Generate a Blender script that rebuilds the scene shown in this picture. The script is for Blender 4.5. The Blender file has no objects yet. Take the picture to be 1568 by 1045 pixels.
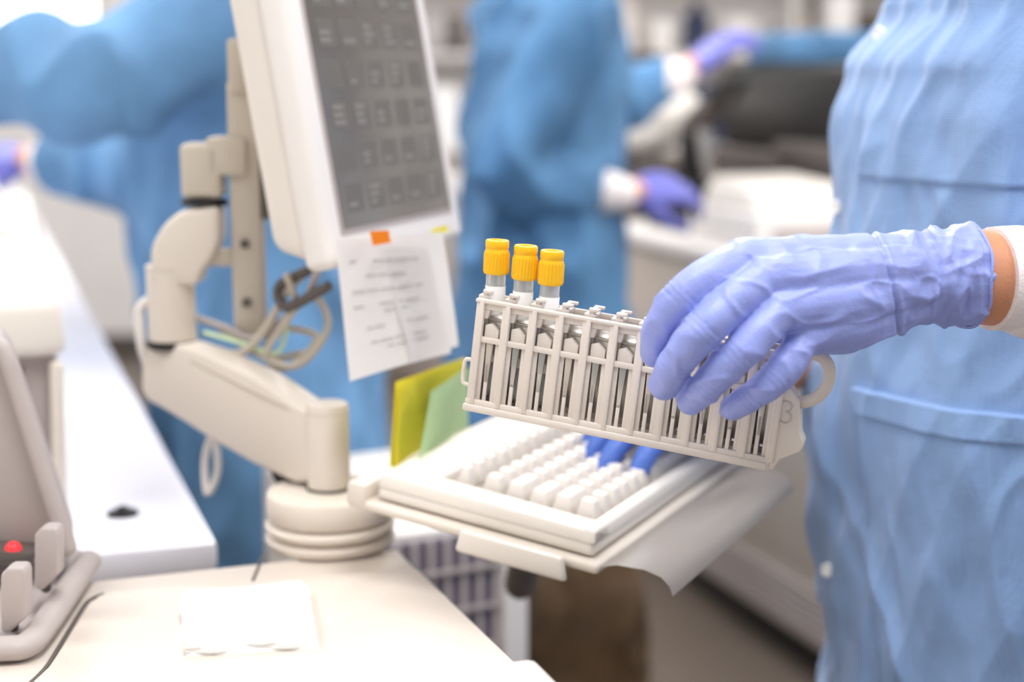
import bpy, bmesh, math, random
from mathutils import Vector as V, Matrix, noise
random.seed(7)
rad=math.radians
# ------------------------------------------------------------------ camera geometry (photo measured at 2000x1333)
H=1.30; TH=rad(10); F=3000.0
FW=V((0,math.cos(TH),-math.sin(TH))); UPV=V((0,math.sin(TH),math.cos(TH))); RT=V((1,0,0)); C=V((0,0,H))
def ray(px,py): return FW+RT*((px-1000)/F)-UPV*((py-666.5)/F)
def P(px,py,Y):
    r=ray(px,py); return C+r*(Y/r.y)
def PZ(px,py,z):
    r=ray(px,py); return C+r*((z-H)/r.z)
vh=V((-.335,.942,0)).normalized(); uh=V((.942,.335,0)).normalized(); Z=V((0,0,1))
scn=bpy.context.scene
scn.view_settings.view_transform='Standard'
scn.view_settings.exposure=0.12

# ------------------------------------------------------------------ materials
def lin(c):
    if isinstance(c,str):
        c=c.lstrip('#'); c=[int(c[i:i+2],16)/255 for i in (0,2,4)]
    return tuple([(x/12.92 if x<=.04045 else ((x+.055)/1.055)**2.4) for x in c])+(1,)
def mat(name,col,rough=.5,metal=0,var=0,vscale=6,bump=0,bscale=150,trans=0,emit=0,sss=0,kind='noise',sheen=0,alpha=1):
    m=bpy.data.materials.new(name); m.use_nodes=True
    nt=m.node_tree; b=nt.nodes['Principled BSDF']; c=lin(col)
    b.inputs['Base Color'].default_value=c; b.inputs['Roughness'].default_value=rough; b.inputs['Metallic'].default_value=metal
    b.inputs['Transmission Weight'].default_value=trans
    if sss:
        b.inputs['Subsurface Weight'].default_value=sss; b.inputs['Subsurface Scale'].default_value=.01
    if sheen: b.inputs['Sheen Weight'].default_value=sheen
    if emit:
        b.inputs['Emission Color'].default_value=c; b.inputs['Emission Strength'].default_value=emit
    tc=nt.nodes.new('ShaderNodeTexCoord')
    if var:
        n=nt.nodes.new('ShaderNodeTexNoise'); n.inputs['Scale'].default_value=vscale; n.inputs['Detail'].default_value=4
        nt.links.new(tc.outputs['Object'],n.inputs['Vector'])
        r=nt.nodes.new('ShaderNodeValToRGB'); r.color_ramp.elements[0].position=.3; r.color_ramp.elements[1].position=.7
        r.color_ramp.elements[0].color=tuple(max(0,x*(1-var)) for x in c[:3])+(1,)
        r.color_ramp.elements[1].color=tuple(min(1,x*(1+var)) for x in c[:3])+(1,)
        nt.links.new(n.outputs['Fac'],r.inputs['Fac']); nt.links.new(r.outputs['Color'],b.inputs['Base Color'])
    if bump:
        if kind=='voronoi':
            n=nt.nodes.new('ShaderNodeTexVoronoi'); n.inputs['Scale'].default_value=bscale; o=n.outputs['Distance']
        else:
            n=nt.nodes.new('ShaderNodeTexNoise'); n.inputs['Scale'].default_value=bscale; n.inputs['Detail'].default_value=3; o=n.outputs['Fac']
        nt.links.new(tc.outputs['Object'],n.inputs['Vector'])
        bp=nt.nodes.new('ShaderNodeBump'); bp.inputs['Strength'].default_value=bump; bp.inputs['Distance'].default_value=.001
        nt.links.new(o,bp.inputs['Height']); nt.links.new(bp.outputs['Normal'],b.inputs['Normal'])
    return m
M={}
M['cream']=mat('plastic_cream','#DFD5C9',.42,var=.02,bump=.08,bscale=900)
M['cream2']=mat('plastic_cream_light','#E8E1D8',.4,var=.02)
M['post']=mat('plastic_tan','#C8BEAF',.45,var=.03)
M['deck']=mat('deck_plastic','#DDD2C7',.45,var=.02,bump=.12,bscale=1200)
M['white']=mat('plastic_white','#EAE5E1',.4,var=.02)
M['kbase']=mat('keyboard_base','#978C83',.45,var=.02)
M['key']=mat('keycap','#E0D9D2',.45,var=.02)
M['greyp']=mat('plastic_warm_grey','#B4AAA7',.45,var=.03,bump=.1,bscale=800)
M['dgrey']=mat('plastic_dark_grey','#5B5450',.5,var=.05)
M['black']=mat('rubber_black','#161414',.45,var=.1)
M['rack']=mat('rack_plastic','#DDD3CA',.5,var=.03,vscale=60,bump=.15,bscale=1500)
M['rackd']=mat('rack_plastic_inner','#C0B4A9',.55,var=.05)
M['steel']=mat('spring_steel','#B6B2AD',.3,metal=.7,var=.1)
M['yellow']=mat('cap_yellow','#FFC010',.38,var=.03,sss=.1)
M['amber']=mat('cap_core','#DE9000',.5,var=.03)
M['label']=mat('tube_label','#F7F6F5',.6,var=.01)
M['clear']=mat('tube_plastic','#DCE0DE',.15,var=.02,trans=.6)
M['glove']=mat('nitrile_glove','#96A3E6',.44,var=.04,vscale=30,bump=.3,bscale=420,sss=.1)
M['gloveb']=mat('nitrile_glove_purple','#6A6CC0',.45,var=.06)
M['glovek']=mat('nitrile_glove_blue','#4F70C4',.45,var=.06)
M['skin']=mat('skin','#D2926F',.5,var=.06,vscale=40,bump=.3,bscale=400,sss=.12)
M['cuff']=mat('knit_cuff','#F6EEEE',.85,var=.02,bump=.6,bscale=700)
M['hair']=mat('hair','#3A2A20',.6,var=.2)
M['pants']=mat('scrub_trousers','#2B4E78',.8,var=.08)
M['shoe']=mat('shoe','#E4E2E0',.5,var=.03)
M['gownb']=mat('gown_fabric_back','#5584AF',.75,var=.25,vscale=6,bump=.2,bscale=300)
M['gownl']=mat('gown_fabric_left','#6593BE',.75,var=.25,vscale=6,bump=.2,bscale=300)
M['eye']=mat('eye_white','#F2F0EE',.3,var=.01)
M['iris']=mat('iris','#3A2A1C',.3,var=.1)
M['lip']=mat('lips','#B5685C',.5,var=.05)
M['gauze']=mat('gauze','#FFFFFF',.9,bump=.5,bscale=900)
M['paper']=mat('paper','#F3F0EE',.8,var=.01)
M['ink']=mat('ink_grey','#B5AEAE',.8,var=.05)
M['orange']=mat('sticker_orange','#F59A23',.7,var=.03)
M['pyel']=mat('paper_yellow','#FFF35A',.75,var=.03)
M['pgreen']=mat('paper_green','#D2E9BE',.75,var=.05)
M['wall']=mat('wall_paint','#EFECEA',.8,var=.02)
M['floor']=mat('floor_vinyl','#75695F',.35,var=.08,vscale=3)
M['ceil']=mat('ceiling_tile','#F3F2F1',.9,var=.02)
M['bench']=mat('bench_laminate','#E8E7F0',.22,var=.015)
M['cab']=mat('cabinet_laminate','#C4B9AE',.5,var=.03)
M['brown']=mat('brown_paper','#4E3A24',.8,var=.35,vscale=10)
M['alu']=mat('brushed_aluminium','#BDBBB8',.35,metal=.6,var=.04)
M['palm']=mat('palm_rest_plastic','#C4BCB5',.35,var=.03)
M['green']=mat('green_plastic','#7B9A3A',.5,var=.1)
M['navy']=mat('navy_plastic','#2A3350',.4,var=.1)
M['glass']=mat('window_glow','#FFFFFF',.3,emit=2.5)
M['lamp']=mat('lamp_diffuser','#FFFFFF',.3,emit=4)
M['red']=mat('red_indicator','#E02A30',.4,emit=.8)
M['vent']=mat('vent_dark','#6B6370',.6,var=.1)
def gown_mat():
    m=mat('gown_fabric_near','#8CACDA',.8,var=.10,vscale=9,sheen=.3)
    nt=m.node_tree; b=nt.nodes['Principled BSDF']; tc=[n for n in nt.nodes if n.type=='TEX_COORD'][0]
    vo=nt.nodes.new('ShaderNodeTexVoronoi'); vo.inputs['Scale'].default_value=480; vo.inputs['Randomness'].default_value=.2
    nt.links.new(tc.outputs['Object'],vo.inputs['Vector'])
    no=nt.nodes.new('ShaderNodeTexNoise'); no.inputs['Scale'].default_value=26; no.inputs['Detail'].default_value=5
    nt.links.new(tc.outputs['Object'],no.inputs['Vector'])
    b1=nt.nodes.new('ShaderNodeBump'); b1.inputs['Strength'].default_value=.65; b1.inputs['Distance'].default_value=.0008
    nt.links.new(vo.outputs['Distance'],b1.inputs['Height'])
    b2=nt.nodes.new('ShaderNodeBump'); b2.inputs['Strength'].default_value=.3; b2.inputs['Distance'].default_value=.006
    nt.links.new(no.outputs['Fac'],b2.inputs['Height']); nt.links.new(b1.outputs['Normal'],b2.inputs['Normal'])
    nt.links.new(b2.outputs['Normal'],b.inputs['Normal'])
    old=b.inputs['Base Color'].links[0].from_socket
    mx=nt.nodes.new('ShaderNodeMixRGB'); mx.blend_type='MULTIPLY'; mx.inputs['Fac'].default_value=.4
    rp=nt.nodes.new('ShaderNodeValToRGB'); rp.color_ramp.elements[0].color=(.5,.58,.78,1); rp.color_ramp.elements[0].position=.1; rp.color_ramp.elements[1].position=.5
    nt.links.new(vo.outputs['Distance'],rp.inputs['Fac']); nt.links.new(old,mx.inputs['Color1']); nt.links.new(rp.outputs['Color'],mx.inputs['Color2'])
    nt.links.new(mx.outputs['Color'],b.inputs['Base Color'])
    return m
M['gown']=gown_mat()
def screen_mat():
    m=mat('screen','#8C8883',.25); nt=m.node_tree; b=nt.nodes['Principled BSDF']
    tc=nt.nodes.new('ShaderNodeTexCoord'); n=nt.nodes.new('ShaderNodeTexNoise'); n.inputs['Scale'].default_value=7
    r=nt.nodes.new('ShaderNodeValToRGB'); r.color_ramp.elements[0].color=lin('#77726D'); r.color_ramp.elements[1].color=lin('#ABA6A0'); r.color_ramp.elements[0].position=.35;r.color_ramp.elements[1].position=.65
    nt.links.new(tc.outputs['Object'],n.inputs['Vector']); nt.links.new(n.outputs['Fac'],r.inputs['Fac'])
    nt.links.new(r.outputs['Color'],b.inputs['Emission Color']); b.inputs['Emission Strength'].default_value=.32
    b.inputs['Base Color'].default_value=lin('#4A4541'); return m
M['screen']=screen_mat()
M['icon']=mat('screen_icon','#5A5754',.4,emit=1.25)
M['icond']=mat('screen_cell','#4A4744',.4,emit=.7)

# ------------------------------------------------------------------ mesh builder
def catmull(pts,rs,sub):
    n=len(pts); op=[];orr=[]
    def g(l,i):
        return l[max(0,min(n-1,i))]
    for i in range(n-1):
        for k in range(sub):
            t=k/sub; t2=t*t;t3=t2*t
            a=-.5*t3+t2-.5*t; b=1.5*t3-2.5*t2+1; c=-1.5*t3+2*t2+.5*t; d=.5*t3-.5*t2
            op.append(g(pts,i-1)*a+g(pts,i)*b+g(pts,i+1)*c+g(pts,i+2)*d)
            r0,r1=rs[i],rs[i+1]; s=t*t*(3-2*t)
            orr.append((r0[0]+(r1[0]-r0[0])*s, r0[1]+(r1[1]-r0[1])*s))
    op.append(pts[-1]); orr.append(rs[-1]); return op,orr
def tube_bm(pts,radii,seg=16,sub=4,cap=True,up=None,closed=False):
    pts=[V(p) for p in pts]
    if isinstance(radii,(int,float)): radii=[radii]*len(pts)
    rs=[(r,r) if isinstance(r,(int,float)) else r for r in radii]
    if not closed and sub>1: pts,rs=catmull(pts,rs,sub)
    n=len(pts)
    T=[]
    for i in range(n):
        if closed: d=pts[(i+1)%n]-pts[i-1]
        else: d=pts[min(n-1,i+1)]-pts[max(0,i-1)]
        T.append(d.normalized())
    u=V(up) if up else (V((0,0,1)) if abs(T[0].z)<.9 else V((1,0,0)))
    N=(u-T[0]*u.dot(T[0])).normalized()
    bm=bmesh.new(); rings=[]
    def ring(c,N,Bn,a,b):
        return [bm.verts.new(c+N*(math.cos(2*math.pi*k/seg)*a)+Bn*(math.sin(2*math.pi*k/seg)*b)) for k in range(seg)]
    Ns=[]
    for i in range(n):
        if up: N=(V(up)-T[i]*V(up).dot(T[i])); N=N.normalized() if N.length>1e-4 else Ns[-1]
        else: N=(N-T[i]*N.dot(T[i])).normalized()
        Ns.append(N.copy())
    if cap and not closed:
        for ph in (75,50,25):
            a,b=rs[0]; m=min(a,b); c=math.cos(rad(ph))
            rings.append(ring(pts[0]-T[0]*m*math.sin(rad(ph)),Ns[0],T[0].cross(Ns[0]),a*c,b*c))
    for i in range(n):
        rings.append(ring(pts[i],Ns[i],T[i].cross(Ns[i]),*rs[i]))
    if cap and not closed:
        for ph in (25,50,75):
            a,b=rs[-1]; m=min(a,b); c=math.cos(rad(ph))
            rings.append(ring(pts[-1]+T[-1]*m*math.sin(rad(ph)),Ns[-1],T[-1].cross(Ns[-1]),a*c,b*c))
    R=len(rings)
    for i in range(R if closed else R-1):
        A=rings[i];Bq=rings[(i+1)%R]
        for k in range(seg): bm.faces.new((A[k],A[(k+1)%seg],Bq[(k+1)%seg],Bq[k]))
    if not closed:
        bm.faces.new(rings[0][::-1]); bm.faces.new(rings[-1])
    return bm
class B:
    def __init__(s): s.bm=bmesh.new(); s.mats=[]
    def mi(s,m):
        if isinstance(m,str): m=M[m]
        if m not in s.mats: s.mats.append(m)
        return s.mats.index(m)
    def add(s,t,m,X=None,bev=0,seg=2,recalc=True):
        if recalc: bmesh.ops.recalc_face_normals(t,faces=t.faces)
        if bev: bmesh.ops.bevel(t,geom=list(t.edges),offset=bev,segments=seg,profile=.5,affect='EDGES',clamp_overlap=True)
        if X is not None: bmesh.ops.transform(t,matrix=X,verts=t.verts)
        i=s.mi(m)
        for f in t.faces: f.material_index=i; f.smooth=True
        me=bpy.data.meshes.new('t'); t.to_mesh(me); t.free(); s.bm.from_mesh(me); bpy.data.meshes.remove(me); return s
    def mesh(s,me,m):
        i=s.mi(m)
        for p in me.polygons: p.material_index=i; p.use_smooth=True
        s.bm.from_mesh(me)
    def box(s,a,b,m,bev=.002,X=None,seg=2):
        t=bmesh.new(); bmesh.ops.create_cube(t,size=1)
        a=V(a);b=V(b);c=(a+b)/2;d=b-a
        for v in t.verts: v.co=V((v.co.x*d.x+c.x,v.co.y*d.y+c.y,v.co.z*d.z+c.z))
        return s.add(t,m,X,bev,seg)
    def hexa(s,lo,hi,m,bev=.002,seg=2):
        t=bmesh.new(); n=len(lo)
        a=[t.verts.new(V(p)) for p in lo]; b=[t.verts.new(V(p)) for p in hi]
        t.faces.new(a[::-1]); t.faces.new(b)
        for i in range(n): t.faces.new((a[i],a[(i+1)%n],b[(i+1)%n],b[i]))
        return s.add(t,m,None,bev,seg)
    def prism(s,pts,off,m,bev=.002,seg=2,X=None):
        pts=[V(p) for p in pts]; off=V(off)
        t=bmesh.new(); n=len(pts)
        a=[t.verts.new(p) for p in pts]; b=[t.verts.new(p+off) for p in pts]
        t.faces.new(a[::-1]); t.faces.new(b)
        for i in range(n): t.faces.new((a[i],a[(i+1)%n],b[(i+1)%n],b[i]))
        return s.add(t,m,X,bev,seg)
    def lathe(s,prof,m,X=None,seg=40,ribs=0,amp=0,zr=None):
        t=bmesh.new(); rings=[]
        for r,z in prof:
            rr=[]
            for k in range(seg):
                q=r
                if ribs and zr and zr[0]<=z<=zr[1]: q=r+amp*(1 if (k*ribs*2//seg)%2==0 else -1)
                rr.append(t.verts.new((math.cos(2*math.pi*k/seg)*q,math.sin(2*math.pi*k/seg)*q,z)))
            rings.append(rr)
        for i in range(len(rings)-1):
            for k in range(seg): t.faces.new((rings[i][k],rings[i][(k+1)%seg],rings[i+1][(k+1)%seg],rings[i+1][k]))
        t.faces.new(rings[0][::-1]); t.faces.new(rings[-1])
        return s.add(t,m,X)
    def tube(s,pts,r,m,seg=14,sub=4,cap=True,up=None,closed=False,X=None):
        return s.add(tube_bm(pts,r,seg,sub,cap,up,closed),m,X)
    def ball(s,c,r,m,sc=(1,1,1)):
        t=bmesh.new(); bmesh.ops.create_uvsphere(t,u_segments=20,v_segments=12,radius=r)
        for v in t.verts: v.co=V((v.co.x*sc[0],v.co.y*sc[1],v.co.z*sc[2]))+V(c)
        return s.add(t,m)
    def finish(s,name,ang=38):
        bm=s.bm
        for e in bm.edges:
            if len(e.link_faces)==2 and e.calc_face_angle(0)>rad(ang): e.smooth=False
        lo=V((1e9,)*3);hi=V((-1e9,)*3)
        for v in bm.verts:
            for k in range(3): lo[k]=min(lo[k],v.co[k]); hi[k]=max(hi[k],v.co[k])
        c=(lo+hi)/2; c.z=lo.z
        bmesh.ops.translate(bm,vec=-c,verts=bm.verts)
        me=bpy.data.meshes.new(name); bm.to_mesh(me); bm.free()
        for m in s.mats: me.materials.append(m)
        o=bpy.data.objects.new(name,me); o.location=c; scn.collection.objects.link(o); return o
def fuse(bms,voxel,smooth=4,disp=None,pre=None):
    t=bmesh.new()
    for b in bms:
        bmesh.ops.recalc_face_normals(b,faces=b.faces)
        me=bpy.data.meshes.new('t'); b.to_mesh(me); b.free(); t.from_mesh(me); bpy.data.meshes.remove(me)
    me=bpy.data.meshes.new('f'); t.to_mesh(me); t.free()
    o=bpy.data.objects.new('f',me); scn.collection.objects.link(o)
    r=o.modifiers.new('r','REMESH'); r.mode='VOXEL'; r.voxel_size=voxel
    if smooth:
        q=o.modifiers.new('s','SMOOTH'); q.factor=.5; q.iterations=smooth
    dg=bpy.context.evaluated_depsgraph_get(); ev=o.evaluated_get(dg)
    out=bpy.data.meshes.new_from_object(ev)
    bpy.data.objects.remove(o); bpy.data.meshes.remove(me)
    if disp:
        nn=[v.normal.copy() for v in out.vertices]
        for v,n in zip(out.vertices,nn): v.co=v.co+n*disp(v.co)
    return out
def nz(p,f,s=0): return noise.noise(V((p[0]*f[0]+s,p[1]*f[1]+s*1.7,p[2]*f[2]-s)))
def ridge(p,f,s=0):
    v=1-abs(nz(p,f,s))*2.2; return max(0,v)**2
def frame(o,x,y,z):
    m=Matrix.Identity(4)
    for i,c in enumerate((x,y,z,o)):
        for k in range(3): m[k][i]=c[k]
    return m
def mm(X): return X@Matrix.Scale(.001,4)

# ------------------------------------------------------------------ room
def slab(name,a,b,m):
    q=B(); q.box(a,b,m,0); return q.finish(name)
slab('floor',(-4,-1.5,-.05),(4,7,0),'floor')
slab('ceiling',(-4,-1.5,2.8),(4,7,2.85),'ceil')
slab('wall_back',(-4,7,0),(4,7.1,2.8),'wall')
slab('wall_left',(-4.1,-1.5,0),(-4,7,2.8),'wall')
slab('wall_right',(4,-1.5,0),(4.1,7,2.8),'wall')
q=B()
for x0 in (-3.2,):
    q.box((x0,6.97,1.42),(x0+1.35,6.995,2.4),'glass',.002)
    for a,b in (((x0-.05,6.95,1.37),(x0,7,2.45)),((x0+1.35,6.95,1.37),(x0+1.4,7,2.45)),((x0-.05,6.95,1.37),(x0+1.4,7,1.42)),((x0-.05,6.95,2.4),(x0+1.4,7,2.45)),((x0+.65,6.95,1.42),(x0+.69,7,2.4))):
        q.box(a,b,'white',.003)
q.finish('window_1')
q=B(); q.box((-4,6.98,0),(4,6.999,.1),'dgrey',.003); q.finish('baseboard_back')
for x in (-1.8,.2,2.2):
    for y in (.4,2.6,4.8):
        q=B(); q.box((x-.32,y-.62,2.765),(x+.32,y+.62,2.799),'white',.004); q.box((x-.28,y-.58,2.758),(x+.28,y+.58,2.766),'lamp',.001)
        q.finish('ceiling_light')
        L=bpy.data.lights.new('ceiling_lamp','AREA'); L.shape='RECTANGLE'; L.size=.56; L.size_y=1.16; L.energy=21; L.color=(1,.99,.985)
        o=bpy.data.objects.new('ceiling_lamp_source',L); o.location=(x,y,2.75); scn.collection.objects.link(o)

# ------------------------------------------------------------------ left bench
Q=PZ(425,1058,.9)
q=B()
a=[Q,Q-uh*.95,Q-uh*.95+vh*4.6,Q+vh*4.6]
q.prism([p-Z*.028 for p in a],Z*.028,'bench',.006)
ins=[Q-uh*.04+vh*.03,Q-uh*.93+vh*.03,Q-uh*.93+vh*4.57,Q-uh*.04+vh*4.57]
q.prism([V((p.x,p.y,.1)) for p in ins],Z*.77,'cab',.004)
ins=[Q-uh*.1+vh*.06,Q-uh*.9+vh*.06,Q-uh*.9+vh*4.5,Q-uh*.1+vh*4.5]
q.prism([V((p.x,p.y,0)) for p in ins],Z*.1,'dgrey',.002)
for i in range(7):
    p=Q-uh*.038+vh*(.05+.64*i)
    q.prism([V((p.x,p.y,.13)),V((p.x,p.y,.13))+vh*.61,V((p.x,p.y,.85))+vh*.61,V((p.x,p.y,.85))],uh*.016,'cab',.003)
    q.tube([p+uh*.03+vh*.25-Z*.12,p+uh*.03+vh*.37-Z*.12],.006,'alu',8,1)
q.finish('lab_bench')
g=PZ(240,1006,.9)
q=B(); X=Matrix.Translation(g)
q.lathe([(.0145,0),(.0145,.002),(.013,.0035),(.006,.004),(.006,.0065),(.004,.008)],'black',X)
q.finish('cable_grommet')

# ------------------------------------------------------------------ boxy analyser standing on left bench
q=B()
o0=PZ(128,990,.9)
def L(a,b,z):
    p=o0+uh*a+vh*b; return V((p.x,p.y,z))
q.hexa([L(0,0,.9),L(-.5,0,.9),L(-.5,.42,.9),L(0,.42,.9)],[L(0,0,1.045),L(-.5,0,1.045),L(-.5,.42,1.045),L(0,.42,1.045)],'greyp',.006)
q.hexa([L(.008,-.02,1.045),L(-.5,-.02,1.045),L(-.5,.43,1.045),L(.008,.43,1.045)],[L(.004,-.012,1.098),L(-.5,-.012,1.098),L(-.5,.43,1.18),L(.004,.43,1.165)],'cream2',.012,3)
q.hexa([L(-.03,.2,1.13),L(-.4,.2,1.13),L(-.4,.42,1.16),L(-.03,.42,1.16)],[L(-.05,.24,1.2),L(-.38,.24,1.2),L(-.38,.4,1.22),L(-.05,.4,1.22)],'white',.012,3)
q.box((-.004,-.004,0),(.004,.002,.13),'black',.001,X=Matrix.Translation(L(-.035,0,.905)))
q.hexa([L(-.012,-.03,.9),L(.0,-.03,.9),L(.0,0,.9),L(-.012,0,.9)],[L(-.008,-.022,1.04),L(.004,-.022,1.04),L(.004,0,1.04),L(-.008,0,1.04)],'cream',.004)
q.finish('benchtop_analyzer')
for i,(s,w,hh) in enumerate(((1.5,.45,.22),(2.3,.4,.16),(3.2,.5,.3))):
    q=B(); o0=V((Q.x,Q.y,.9))+vh*s-uh*.35
    q.hexa([L(0,0,.9),L(-w,0,.9),L(-w,.4,.9),L(0,.4,.9)],[L(-.02,.05,.9+hh),L(-w+.02,.05,.9+hh),L(-w+.02,.38,.9+hh*1.15),L(-.02,.38,.9+hh*1.15)],'white',.015,3)
    q.box((-.2,-.002,.03),(-.05,.004,.1),'dgrey',.002,X=frame(L(0,0,.9),uh,vh,Z))
    q.finish('benchtop_centrifuge')

# ------------------------------------------------------------------ foreground analyser deck
DZ=.924
R1=PZ(778,1071,DZ)
def D(a,b,z): 
    p=R1+uh*a+vh*b; return V((p.x,p.y,z))
q=B()
q.prism([D(0,0,DZ-.03),D(-1.1,0,DZ-.03),D(-1.1,-.62,DZ-.03),D(0,-.62,DZ-.03)],Z*.03,'deck',.004,3)
q.prism([D(-.02,-.03,.08),D(-1.08,-.03,.08),D(-1.08,-.6,.08),D(-.02,-.6,.08)],Z*(DZ-.11),'cream',.006)
q.prism([D(-.06,-.06,0),D(-1.0,-.06,0),D(-1.0,-.55,0),D(-.06,-.55,0)],Z*.08,'dgrey',.003)
pan=[PZ(815,1119,DZ),PZ(560,1139,DZ),PZ(230,1163,DZ),PZ(195,1171,DZ),PZ(172,1190,DZ),PZ(120,1275,DZ),PZ(95,1312,DZ),PZ(60,1345,DZ),PZ(60,1500,DZ),PZ(1080,1375,DZ)]
q.prism(pan,Z*.0035,'deck',.0018,3)
gr=[PZ(200,1163,DZ),PZ(180,1172,DZ),PZ(163,1188,DZ),PZ(112,1272,DZ),PZ(86,1311,DZ),PZ(50,1345,DZ)]
q.tube([p+Z*.0002 for p in gr],(.0016),'dgrey',8,3)
q.tube([PZ(815,1116,DZ),PZ(560,1136,DZ),PZ(215,1161,DZ)],.0007,'greyp',8,2)
q.tube([PZ(516,1082,DZ),PZ(505,1108,DZ),PZ(492,1140,DZ)],.0013,'dgrey',8,2)
K=PZ(1046,1281,.985)
def E(a,b,z):
    p=K+uh*a+vh*b; return V((p.x,p.y,z))
q.prism([E(0,0,.8),E(-.7,0,.8),E(-.7,-.22,.8),E(0,-.22,.8)],Z*.185,'cream2',.006,3)
q.finish('analyzer_console')

# gauze
q=B()
c=[PZ(352,1182,DZ+.004),PZ(600,1163,DZ+.004),PZ(620,1268,DZ+.004),PZ(362,1283,DZ+.004)]
for lay in range(3):
    t=bmesh.new(); n=26; gv=[]
    for j in range(n):
        row=[]
        for i in range(n):
            u=i/(n-1);v=j/(n-1)
            uu=u;vv=v
            p=(c[0]*(1-uu)+c[1]*uu)*(1-vv)+(c[3]*(1-uu)+c[2]*uu)*vv
            cen=(c[0]+c[1]+c[2]+c[3])/4
            p=cen+(p-cen)*(1-.012*lay)
            e=min(u,1-u,v,1-v); rise=min(1,e/.08); rise=math.sqrt(max(0,1-(1-rise)**2))
            p.x+=.0012*math.sin(v*9+lay)*(1-rise)+.0008*nz(p,(60,60,1),lay); p.y+=.0012*math.sin(u*11+lay*2)*(1-rise)
            z=.0010+lay*.0035+rise*(.0045+.0018*nz(p,(35,35,1),lay*3))
            row.append(t.verts.new((p.x,p.y,c[0].z+z)))
        gv.append(row)
    for j in range(n-1):
        for i in range(n-1): t.faces.new((gv[j][i],gv[j][i+1],gv[j+1][i+1],gv[j+1][i]))
    bd=[e for e in t.edges if e.is_boundary]
    r=bmesh.ops.extrude_edge_only(t,edges=bd)
    for v in [x for x in r['geom'] if isinstance(x,bmesh.types.BMVert)]: v.co.z-=.003
    q.add(t,'gauze')
q.finish('folded_gauze')

# ------------------------------------------------------------------ tube-loader mechanism at far left of deck
q=B()
q.prism([P(-160,640,1.08),P(0,672,1.08),P(18,700,1.08),P(142,1062,1.08),P(146,1082,1.08),P(100,1100,1.08),P(-160,1100,1.08)],V((-.02,.07,0)),'greyp',.004,3)
q.tube([P(2,680,1.075),P(22,720,1.073),P(132,1070,1.07)],.0065,'greyp',12,3)
q.prism([P(-160,1068,1.055),P(62,1082,1.055),P(62,1098,1.055),P(-160,1110,1.055)],V((0,.03,0)),'dgrey',.001)
q.ball(P(26,1074,1.062),.006,'red')
q.tube([PZ(172,1096,DZ+.012),PZ(120,1175,DZ+.010),PZ(80,1232,DZ+.009),PZ(50,1262,DZ+.009),PZ(0,1268,DZ+.009),PZ(-150,1275,DZ+.009)],[(.008,.010)]*6,'greyp',14,5,up=(0,0,1))
q.prism([PZ(160,1085,DZ+.001),PZ(60,1110,DZ+.001),PZ(-150,1120,DZ+.001),PZ(-150,1270,DZ+.001),PZ(30,1262,DZ+.001),PZ(70,1235,DZ+.001)],Z*.006,'greyp',.002)
for (x0,x1,y0,y1,Y) in ((66,114,1032,1150,1.0),(0,50,1110,1235,.955)):
    q.prism([P(x0,y1,Y),P(x0,y0+14,Y),P(x0+14,y0,Y),P(x1-6,y0,Y),P(x1,y0+12,Y),P(x1,y1-26,Y),P(x0+14,y1+6,Y)],V((0,.016,0)),'greyp',.003,3)
    q.tube([P((x0+x1)/2,y1-30,Y+.008),P((x0+x1)/2,y1-2,Y+.03)],.004,'dgrey',10,2)
q.finish('sample_loader')

# ------------------------------------------------------------------ monitor arm
q=B()
BC=PZ(645,1062,DZ); BC=V((BC.x,BC.y,DZ)); X=Matrix.Translation(BC)
q.lathe([(.044,0),(.050,.002),(.052,.005),(.052,.008),(.049,.010),(.045,.011),(.045,.013),(.050,.014),(.052,.016),(.052,.019),(.048,.0215),(.044,.0225),(.049,.024),(.0505,.026),(.0505,.042),(.049,.0445),(.045,.046)],'cream',X,64)
q.lathe([(.0185,.046),(.0185,.0475),(.017,.048)],'black',X)
q.lathe([(.0170,.048),(.0170,.113),(.0160,.1155),(.0135,.1165)],'cream',X,48)
q.lathe([(.0172,.1085),(.0172,.1092)],'post',X,48)
T=BC+Z*.082
EL=P(340,725,1.30)
def arY(x): return 1.30+(x-340)/(645-340)*(T.y-1.30)
ax=V((T.x-EL.x,T.y-EL.y,0)).normalized(); sd=ax.cross(Z)
op=[(300,674),(320,664),(372,668),(430,686),(530,734),(622,796),(630,936),(600,938),(520,902),(430,850),(365,808),(312,778),(300,760)]
q.prism([P(x,y,arY(x))-sd*.015 for x,y in op],sd*.030,'cream',.005,3)
q.prism([P(x,y,arY(x)) for x,y in ((398,698),(590,790),(590,795),(398,703))],sd*.0156,'post',.0003,1)
q.prism([P(x,y,arY(x)) for x,y in ((398,698),(590,790),(590,795),(398,703))],-sd*.0156,'post',.0003,1)
q.tube([P(392,830,1.28),P(418,860,1.28),P(425,920,1.28),P(405,965,1.28),P(400,900,1.285),P(412,850,1.285)],.003,'white',10,5)
q.tube([P(540,905,1.22),P(550,935,1.22),P(590,955,1.21),P(625,960,1.2)],.006,'black',10,3)
q.lathe([(.0205,.024),(.0222,.026),(.0222,.030),(.020,.031)],'black',Matrix.Translation(EL-Z*.003),36)
q.lathe([(.0205,.028),(.0205,.082),(.0205,.092)],'cream',Matrix.Translation(EL),40)
q.lathe([(.0208,.0895),(.0208,.0905)],'post',Matrix.Translation(EL),40)
yy=1.30
up_=[(293,500),(296,478),(318,440),(348,414),(395,404),(426,404),(428,470),(412,508),(392,532),(384,560),(293,560)]
q.prism([P(x,y,yy-.019) for x,y in up_],V((0,.038,0)),'cream',.009,4)
q.lathe([(.019,-.002),(.020,0),(.019,.003)],'black',Matrix.Translation(P(400,396,1.30)),30)
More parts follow.
